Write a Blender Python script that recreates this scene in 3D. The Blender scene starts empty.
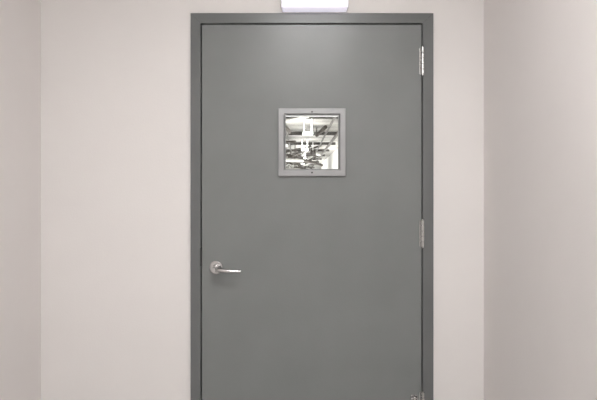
import bpy, bmesh, math, random
from mathutils import Vector, Matrix
random.seed(11)
HZ=185
CH=(447-HZ)/200
def PX(p): return (p-298.5)/200
def PZ(p): return CH+(HZ-p)/200
col=bpy.context.scene.collection
bpy.context.scene.view_settings.view_transform='Standard'

# ---------- materials
def mat(name,c,rough=0.6,metal=0,var=0.0,scale=8,bump=0,bscale=200,emit=None,es=0,coords='Object',spec=0.5):
    m=bpy.data.materials.new(name); m.use_nodes=True
    nt=m.node_tree; b=nt.nodes['Principled BSDF']
    b.inputs['Base Color'].default_value=(*c,1); b.inputs['Roughness'].default_value=rough
    b.inputs['Metallic'].default_value=metal
    b.inputs['Specular IOR Level'].default_value=spec
    tc=nt.nodes.new('ShaderNodeTexCoord')
    if var:
        n=nt.nodes.new('ShaderNodeTexNoise'); n.inputs['Scale'].default_value=scale; n.inputs['Detail'].default_value=6
        nt.links.new(tc.outputs[coords],n.inputs['Vector'])
        r=nt.nodes.new('ShaderNodeMapRange'); r.inputs['From Min'].default_value=0.3; r.inputs['From Max'].default_value=0.7
        r.inputs['To Min'].default_value=1-var; r.inputs['To Max'].default_value=1+var
        nt.links.new(n.outputs['Fac'],r.inputs['Value'])
        mx=nt.nodes.new('ShaderNodeVectorMath'); mx.operation='SCALE'; mx.inputs[0].default_value=c
        nt.links.new(r.outputs['Result'],mx.inputs['Scale']); nt.links.new(mx.outputs[0],b.inputs['Base Color'])
    if bump:
        n=nt.nodes.new('ShaderNodeTexNoise'); n.inputs['Scale'].default_value=bscale; n.inputs['Detail'].default_value=3
        nt.links.new(tc.outputs[coords],n.inputs['Vector'])
        bp=nt.nodes.new('ShaderNodeBump'); bp.inputs['Strength'].default_value=bump; bp.inputs['Distance'].default_value=0.002
        nt.links.new(n.outputs['Fac'],bp.inputs['Height']); nt.links.new(bp.outputs[0],b.inputs['Normal'])
    if emit:
        b.inputs['Emission Color'].default_value=(*emit,1); b.inputs['Emission Strength'].default_value=es
    return m
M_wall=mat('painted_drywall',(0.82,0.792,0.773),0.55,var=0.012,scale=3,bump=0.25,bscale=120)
M_wallShade=mat('painted_drywall_side_shaded',(0.77,0.733,0.715),0.55,var=0.015,scale=3,bump=0.25,bscale=120)  # same drywall, side walls' shade put into a darker base colour
M_ceil=mat('ceiling_paint',(0.8,0.79,0.78),0.8,bump=0.3,bscale=150)
M_floor=mat('vinyl_floor',(0.5,0.49,0.48),0.4,var=0.08,scale=12)
M_door=mat('door_grey_enamel',(0.207,0.217,0.215),0.31,var=0.04,scale=4,bump=0.2,bscale=120)
M_frame=mat('frame_grey_enamel',(0.147,0.154,0.154),0.32,var=0.02,scale=6,bump=0.1,bscale=160)
M_lite=mat('lite_trim_enamel',(0.36,0.365,0.37),0.28,metal=0.3,var=0.03,scale=20)
M_steel=mat('satin_steel',(0.55,0.545,0.54),0.22,metal=1,var=0.06,scale=60)
M_dark=mat('dark_gap',(0.05,0.05,0.05),0.7)
M_white=mat('white_plastic',(0.85,0.85,0.85),0.4)
M_signface=mat('sign_diffuser',(0.82,0.8,0.86),0.4,emit=(0.9,0.86,1.0),es=0.55)
M_red=mat('sign_letters',(0.6,0.03,0.02),0.5,emit=(1,0.05,0.02),es=0.6)
M_panel=mat('light_diffuser',(0.9,0.9,0.9),0.5,emit=(1,0.99,0.985),es=18)
M_panel2=mat('light_diffuser_bright',(0.9,0.9,0.9),0.5,emit=(1,0.99,0.985),es=28)
M_hwall=mat('hall_white_paint',(0.86,0.85,0.83),0.7,var=0.06,scale=1.5)
M_hceil=mat('hall_deck',(0.36,0.34,0.32),0.7,var=0.85,scale=0.9)
M_beam=mat('hall_dark_steel',(0.05,0.045,0.04),0.6,var=0.2,scale=3)
M_duct=mat('galvanised_duct',(0.50,0.49,0.48),0.4,metal=0.4,var=0.2,scale=3)
M_brown=mat('brown_conduit',(0.045,0.036,0.03),0.6,var=0.2,scale=3)
M_grey=mat('white_conduit',(0.75,0.74,0.72),0.5,var=0.1,scale=3)
M_lamp=mat('lamp_tube',(1,1,1),0.5,emit=(1,0.98,0.95),es=7)
M_hfloor=mat('hall_concrete',(0.5,0.49,0.47),0.5,var=0.1,scale=1)
def glassmat():
    m=bpy.data.materials.new('clear_glass'); m.use_nodes=True; nt=m.node_tree; nt.nodes.clear()
    o=nt.nodes.new('ShaderNodeOutputMaterial'); mix=nt.nodes.new('ShaderNodeMixShader')
    t=nt.nodes.new('ShaderNodeBsdfTransparent'); t.inputs[0].default_value=(0.95,0.97,0.96,1)
    g=nt.nodes.new('ShaderNodeBsdfGlossy'); g.inputs['Roughness'].default_value=0.02
    f=nt.nodes.new('ShaderNodeFresnel'); f.inputs[0].default_value=1.45
    nt.links.new(f.outputs[0],mix.inputs[0]); nt.links.new(t.outputs[0],mix.inputs[1]); nt.links.new(g.outputs[0],mix.inputs[2])
    nt.links.new(mix.outputs[0],o.inputs[0]); return m
M_glass=glassmat()

# ---------- mesh helpers
def finish(bm,name,m,parent=None,bevel=0,smooth=False,seg=2):
    bmesh.ops.recalc_face_normals(bm,faces=bm.faces)
    me=bpy.data.meshes.new(name); bm.to_mesh(me); bm.free()
    o=bpy.data.objects.new(name,me); col.objects.link(o)
    me.materials.append(m)
    if smooth:
        for p in me.polygons: p.use_smooth=True
    if bevel:
        b=o.modifiers.new('bevel','BEVEL'); b.width=bevel; b.segments=seg; b.limit_method='ANGLE'; b.angle_limit=math.radians(40)
    if parent: o.parent=parent
    return o
def addbox(bm,x0,x1,y0,y1,z0,z1):
    vs=[bm.verts.new((x,y,z)) for x in(x0,x1) for y in(y0,y1) for z in(z0,z1)]
    for f in((0,1,3,2),(4,6,7,5),(0,4,5,1),(2,3,7,6),(0,2,6,4),(1,5,7,3)):
        bm.faces.new([vs[i] for i in f])
def box(name,b,m,parent=None,bevel=0):
    bm=bmesh.new(); addbox(bm,*b); return finish(bm,name,m,parent,bevel)
def addcyl(bm,p0,p1,r,seg=24,r2=None):
    p0=Vector(p0);p1=Vector(p1);d=p1-p0
    q=d.to_track_quat('Z','Y').to_matrix().to_4x4()
    bmesh.ops.create_cone(bm,cap_ends=True,segments=seg,radius1=r,radius2=r if r2 is None else r2,depth=d.length,matrix=Matrix.Translation((p0+p1)/2)@q)
def plate_hole(bm,x0,x1,z0,z1,a0,a1,c0,c1,y0,y1):
    O=[(x0,z0),(x1,z0),(x1,z1),(x0,z1)]; I=[(a0,c0),(a1,c0),(a1,c1),(a0,c1)]
    vo=[[bm.verts.new((x,y,z)) for x,z in O] for y in(y0,y1)]
    vi=[[bm.verts.new((x,y,z)) for x,z in I] for y in(y0,y1)]
    for i in range(4):
        j=(i+1)%4
        for k in(0,1): bm.faces.new((vo[k][i],vo[k][j],vi[k][j],vi[k][i]))
        bm.faces.new((vo[0][i],vo[0][j],vo[1][j],vo[1][i]))
        bm.faces.new((vi[0][i],vi[0][j],vi[1][j],vi[1][i]))
def profile(bm,pts,y0,y1):
    a=[bm.verts.new((x,y0,z)) for x,z in pts]; b=[bm.verts.new((x,y1,z)) for x,z in pts]
    bm.faces.new(a); bm.faces.new(b[::-1]); n=len(pts)
    for i in range(n):
        j=(i+1)%n; bm.faces.new((a[i],a[j],b[j],b[i]))
def empty(name,loc=(0,0,0)):
    e=bpy.data.objects.new(name,None); col.objects.link(e); e.location=loc; return e

# ---------- room
XL=PX(39); XR=PX(485); CEIL=2.75; YB=-4.6
FX0,FX1=PX(190.5),PX(433.5); FT=PZ(13)
DX0,DX1=PX(201.6),PX(421.8); DT=PZ(24.3)
bm=bmesh.new()
ox0,ox1,ot=FX0+0.02,FX1-0.02,FT-0.02
profile(bm,[(XL-0.12,0),(ox0,0),(ox0,ot),(ox1,ot),(ox1,0),(XR+0.12,0),(XR+0.12,CEIL),(XL-0.12,CEIL)],0,0.14)
finish(bm,'wall_north',M_wall)
box('wall_west',(XL-0.12,XL,YB,0,0,CEIL),M_wallShade)
box('wall_east',(XR,XR+0.12,YB,0,0,CEIL),M_wallShade)
box('wall_south',(XL-0.12,XR+0.12,YB-0.12,YB,0,CEIL),M_wall)
box('floor',(XL-0.12,XR+0.12,YB-0.12,0.14,-0.1,0),M_floor)
box('ceiling',(XL-0.12,XR+0.12,YB-0.12,0.14,CEIL,CEIL+0.1),M_ceil)

# ---------- door frame
fr=empty('trim_door_frame')
bm=bmesh.new()
ji0,ji1,jt=PX(200.5),PX(422.8),PZ(23.2)
profile(bm,[(FX0,0),(ji0,0),(ji0,jt),(ji1,jt),(ji1,0),(FX1,0),(FX1,FT),(FX0,FT)],-0.018,-0.0005)
profile(bm,[(ox0+.001,0),(ji0,0),(ji0,jt),(ji1,jt),(ji1,0),(ox1-.001,0),(ox1-.001,ot-.001),(ox0+.001,ot-.001)],-0.0005,0.15)
finish(bm,'frame_face',M_frame,fr,0.002)
bm=bmesh.new()
s=0.016
profile(bm,[(ji0,0),(ji0+s,0),(ji0+s,jt-s),(ji1-s,jt-s),(ji1-s,0),(ji1,0),(ji1,jt),(ji0,jt)],0.036,0.12)
finish(bm,'door_stop',M_frame,fr,0.001)
for sx,x0,x1 in(('l',FX0,ji0),('r',FX1,ji1)):
    bm=bmesh.new()
    d=0.0006
    vs=[(x0,-0.0184,FT-d*2),(x0,-0.0184,FT),(x1,-0.0184,jt+d*2),(x1,-0.0184,jt)]
    bm.faces.new([bm.verts.new(v) for v in vs]); finish(bm,'mitre_seam_'+sx,M_dark,fr)
box('strike_plate',(PX(200.0),PX(201.2),-0.0188,0.02,PZ(266),PZ(248)),M_dark,fr)

# ---------- door
dr=empty('door_1')
Y0,Y1=-0.012,0.033
a0,a1,c0,c1=PX(283),PX(341),PZ(171),PZ(113)
bm=bmesh.new(); plate_hole(bm,DX0,DX1,0.008,DT,a0,a1,c0,c1,Y0,Y1)
finish(bm,'leaf',M_door,dr,0.0015)
def lite(y0,y1,yi,name):
    X0,X1,Z0,Z1=PX(278.5),PX(345.5),PZ(176),PZ(108.5)
    A0,A1,C0,C1=PX(285.5),PX(338.8),PZ(169),PZ(115.5)
    bm=bmesh.new()
    def ring(x0,x1,z0,z1,y): return [bm.verts.new(p) for p in((x0,y,z0),(x1,y,z0),(x1,y,z1),(x0,y,z1))]
    u=0.026
    R=[ring(X0,X1,Z0,Z1,y1),ring(X0,X1,Z0,Z1,y0),ring(X0+u,X1-u,Z0+u,Z1-u,y0),ring(A0,A1,C0,C1,y0+(y1-y0)*.8),ring(A0,A1,C0,C1,yi)]
    for p,q in zip(R,R[1:]):
        for i in range(4):
            j=(i+1)%4; bm.faces.new((p[i],p[j],q[j],q[i]))
    finish(bm,name,M_lite,dr,0.0012)
lite(-0.026,-0.0115,0.006,'lite_trim_front')
lite(0.045,0.0325,0.014,'lite_trim_back')
box('glass_pane',(a0+.001,a1-.001,0.007,0.013,c0+.001,c1-.001),M_glass,dr)
bm=bmesh.new()
for px,py in((312,112),(312,172.6)):
    addcyl(bm,(PX(px),-0.0255,PZ(py)),(PX(px),-0.0275,PZ(py)),0.0048,16,0.0035)
finish(bm,'lite_screws',M_dark,dr)
# handle
hx,hz=PX(216),PZ(267.5)
bm=bmesh.new()
addcyl(bm,(hx,Y0+.001,hz),(hx,Y0-0.008,hz),0.034,48)
addcyl(bm,(hx,Y0-.008,hz),(hx,Y0-0.012,hz),0.034,48,0.029)
addcyl(bm,(hx,Y0-.010,hz),(hx,Y0-0.030,hz),0.0165,32,0.013)
finish(bm,'rose',M_steel,dr,0.001)
cu=bpy.data.curves.new('lever','CURVE'); cu.dimensions='3D'; cu.bevel_depth=0.0102; cu.bevel_resolution=6; cu.use_fill_caps=True
sp=cu.splines.new('BEZIER'); pts=[(hx,Y0-.02,hz),(hx,Y0-.05,hz),(hx+0.018,Y0-.064,hz-.003),(PX(242),Y0-.066,hz-.0115)]
sp.bezier_points.add(3)
for b,p in zip(sp.bezier_points,pts): b.co=p; b.handle_left_type=b.handle_right_type='AUTO'
o=bpy.data.objects.new('lever',cu); col.objects.link(o); cu.materials.append(M_steel); o.parent=dr
bm=bmesh.new(); addcyl(bm,(hx,Y0-.055,hz),(hx,Y0-.0775,hz),0.011,24,0.009)
addcyl(bm,(hx,Y0-.0775,hz),(hx,Y0-.079,hz),0.004,16); finish(bm,'lock_button',M_steel,dr,0.0005)
# hinges
for k,(t,b) in enumerate(((48,75),(220,247),(391.5,418.5))):
    bm=bmesh.new(); x=PX(422.4); z1,z0=PZ(t),PZ(b); n=5; h=(z1-z0)/n; y=-0.024
    for i in range(n): addcyl(bm,(x,y,z0+i*h+.0014),(x,y,z0+(i+1)*h-.0014),0.0088,20)
    addcyl(bm,(x,y,z0-.004),(x,y,z1+.004),0.0055,16)
    addbox(bm,x-0.0145,x,-0.0165,-0.0118,z0+.002,z1-.002)
    addbox(bm,x,x+0.008,-0.024,-0.0175,z0+.002,z1-.002)
    finish(bm,'hinge_%d'%(k+1),M_steel,dr,0.0006)
# kick-down holder near the hinge-side foot of the door
bm=bmesh.new(); kx=PX(414); kz=PZ(395)
addbox(bm,kx-.016,kx+.016,-0.0165,-0.0118,kz-.075,kz)
addbox(bm,kx-.016,kx-.011,-0.034,-0.0165,kz-.04,kz-.006)
addbox(bm,kx+.011,kx+.016,-0.034,-0.0165,kz-.04,kz-.006)
addcyl(bm,(kx-.019,-.027,kz-.014),(kx+.019,-.027,kz-.014),.005,16)
addcyl(bm,(kx,-.027,kz-.005),(kx,-.034,kz-.13),.0075,16)
addcyl(bm,(kx,-.034,kz-.13),(kx,-.035,kz-.15),.013,20)
finish(bm,'kick_down_holder',M_steel,dr,0.0008)

# ---------- exit sign over the door
es=empty('exit_sign')
sy=-0.07; s0,s1=PX(281)*0.973,PX(349)*0.973; sz=CH+(HZ-6)/200*0.973
box('housing',(s0,s1,sy+.012,0.0,sz+.006,sz+0.21),M_white,es,0.004)
box('down_lens',(s0+.006,s1-.006,sy+.014,-0.002,sz,sz+.006),M_signface,es)
box('face',(s0+.003,s1-.003,sy,sy+.012,sz,sz+0.206),M_signface,es,0.002)
fc=bpy.data.curves.new('letters','FONT'); fc.body='EXIT'; fc.size=0.16; fc.align_x='CENTER'; fc.extrude=0.001
fo=bpy.data.objects.new('letters',fc); col.objects.link(fo); fo.location=((s0+s1)/2,sy-.001,sz+.06); fo.rotation_euler=(math.pi/2,0,0); fc.materials.append(M_red); fo.parent=es

# ---------- ceiling light panels (real fixtures)
for i,(lx,ly,hl,mm) in enumerate(((0.1,-1.75,.3,M_panel2),(0.1,-3.5,.6,M_panel))):
    e=empty('ceiling_light' if i==0 else 'ceiling_light.001')
    bm=bmesh.new()
    x0,x1,y0,y1=lx-.3,lx+.3,ly-hl,ly+hl
    addbox(bm,x0,x1,y0,y0+.02,CEIL-.03,CEIL);addbox(bm,x0,x1,y1-.02,y1,CEIL-.03,CEIL)
    addbox(bm,x0,x0+.02,y0+.02,y1-.02,CEIL-.03,CEIL);addbox(bm,x1-.02,x1,y0+.02,y1-.02,CEIL-.03,CEIL)
    finish(bm,'bezel',M_white,e)
    box('diffuser',(x0+.02,x1-.02,y0+.02,y1-.02,CEIL-.02,CEIL-.002),mm,e)

# ---------- hall beyond the door
HX0,HX1,HY0,HY1,HC=-3.2,1.9,0.14,44,3.1
box('hall_wall_west',(HX0-.1,HX0,HY0,HY1,0,HC),M_hwall)
box('hall_wall_east',(HX1,HX1+.1,HY0,HY1,0,HC),M_hwall)
box('hall_wall_north',(HX0-.1,HX1+.1,HY1,HY1+.1,0,HC),M_hwall)
box('hall_floor',(HX0-.1,HX1+.1,HY0,HY1+.1,-.1,0),M_hfloor)
box('hall_ceiling',(HX0-.1,HX1+.1,HY0,HY1+.1,HC,HC+.1),M_hceil)
svc=empty('overhead_services')
bm=bmesh.new()
y=2.0
while y<HY1-.2:
    addbox(bm,HX0,HX1-.35,y-.05,y+.05,HC-.02,HC); addbox(bm,HX0,HX1-.35,y-.012,y+.012,HC-.1,HC); addbox(bm,HX0,HX1-.35,y-.05,y+.05,HC-.11,HC-.09)
    y+=4.3
finish(bm,'ceiling_beams',M_beam,svc)
bm=bmesh.new(); bw=bmesh.new()
E=HY1-.05
for x,z,r in((-2.6,2.6,.1),(-1.9,2.75,.06),(-1.65,2.85,.04),(1.1,2.75,.045),(.85,2.9,.03),(-0.62,2.73,.05),(-.35,2.88,.035),(-2.9,2.0,.06)):
    addcyl(bm,(x,HY0,z),(x,E,z),r,12)
for i in range(80):
    y=9+i*.42+random.uniform(-.3,.3); x0=random.uniform(-3,.6); x1=min(x0+random.uniform(.25,1.3),1.3); z=random.uniform(2.25,2.95)
    t=bw if i%3==0 else bm
    dz=random.choice((0,0,.25,-.3,.4))
    addcyl(t,(x0,y,z),(x1,y+random.uniform(-1.5,1.5),min(z+dz,3.05)),random.uniform(.025,.065),8)
    addcyl(t,(x0,y,z-.03),(x0,y,HC),.02,6)
    if i%4==0: addbox(bm,x0-.12,x0+.12,y-.1,y+.1,z-.12,z+.1)
finish(bm,'overhead_pipes',M_brown,svc)
finish(bw,'overhead_conduits',M_grey,svc)
bm=bmesh.new(); addcyl(bm,(-1.2,HY0,2.62),(-1.2,E,2.62),.2,20)
y=1
while y<HY1-.2:
    addcyl(bm,(-1.2,y,2.62),(-1.2,y+.08,2.62),.22,20); addcyl(bm,(-1.2,y+.04,2.8),(-1.2,y+.04,HC),.015,6); y+=1.5
finish(bm,'air_duct',M_duct,svc)
bm=bmesh.new(); y=4.8
while y<HY1-1:
    addbox(bm,0.12,0.38,y-.25,y+.25,2.67,2.71); addbox(bm,.14,.16,y-.01,y+.01,2.71,HC);addbox(bm,.34,.36,y-.01,y+.01,2.71,HC); y+=6.5
finish(bm,'hall_lamps',M_lamp,svc)
for k,yy in enumerate((8,22,36)):  # added upward fill without fixtures, brightens the hall
    L=bpy.data.lights.new('hall_fill_%d'%k,'AREA'); L.shape='RECTANGLE'; L.size=3; L.size_y=10; L.energy=480; L.color=(1,.985,.96)
    lo=bpy.data.objects.new('hall_fill_light_%d'%k,L); col.objects.link(lo); lo.location=(0,yy,1.0); lo.rotation_euler=(math.pi,0,0)

w=bpy.data.worlds.new('world'); bpy.context.scene.world=w; w.use_nodes=True
w.node_tree.nodes['Background'].inputs[0].default_value=(.6,.6,.6,1); w.node_tree.nodes['Background'].inputs[1].default_value=0.3
cam=bpy.data.cameras.new('camera'); co=bpy.data.objects.new('camera',cam); col.objects.link(co)
cam.sensor_width=36; cam.lens=520/597*36; cam.shift_y=-(200-HZ)/597; cam.clip_start=0.02
co.location=(0,-2.618,CH); co.rotation_euler=(math.pi/2,0,0)
bpy.context.scene.camera=co
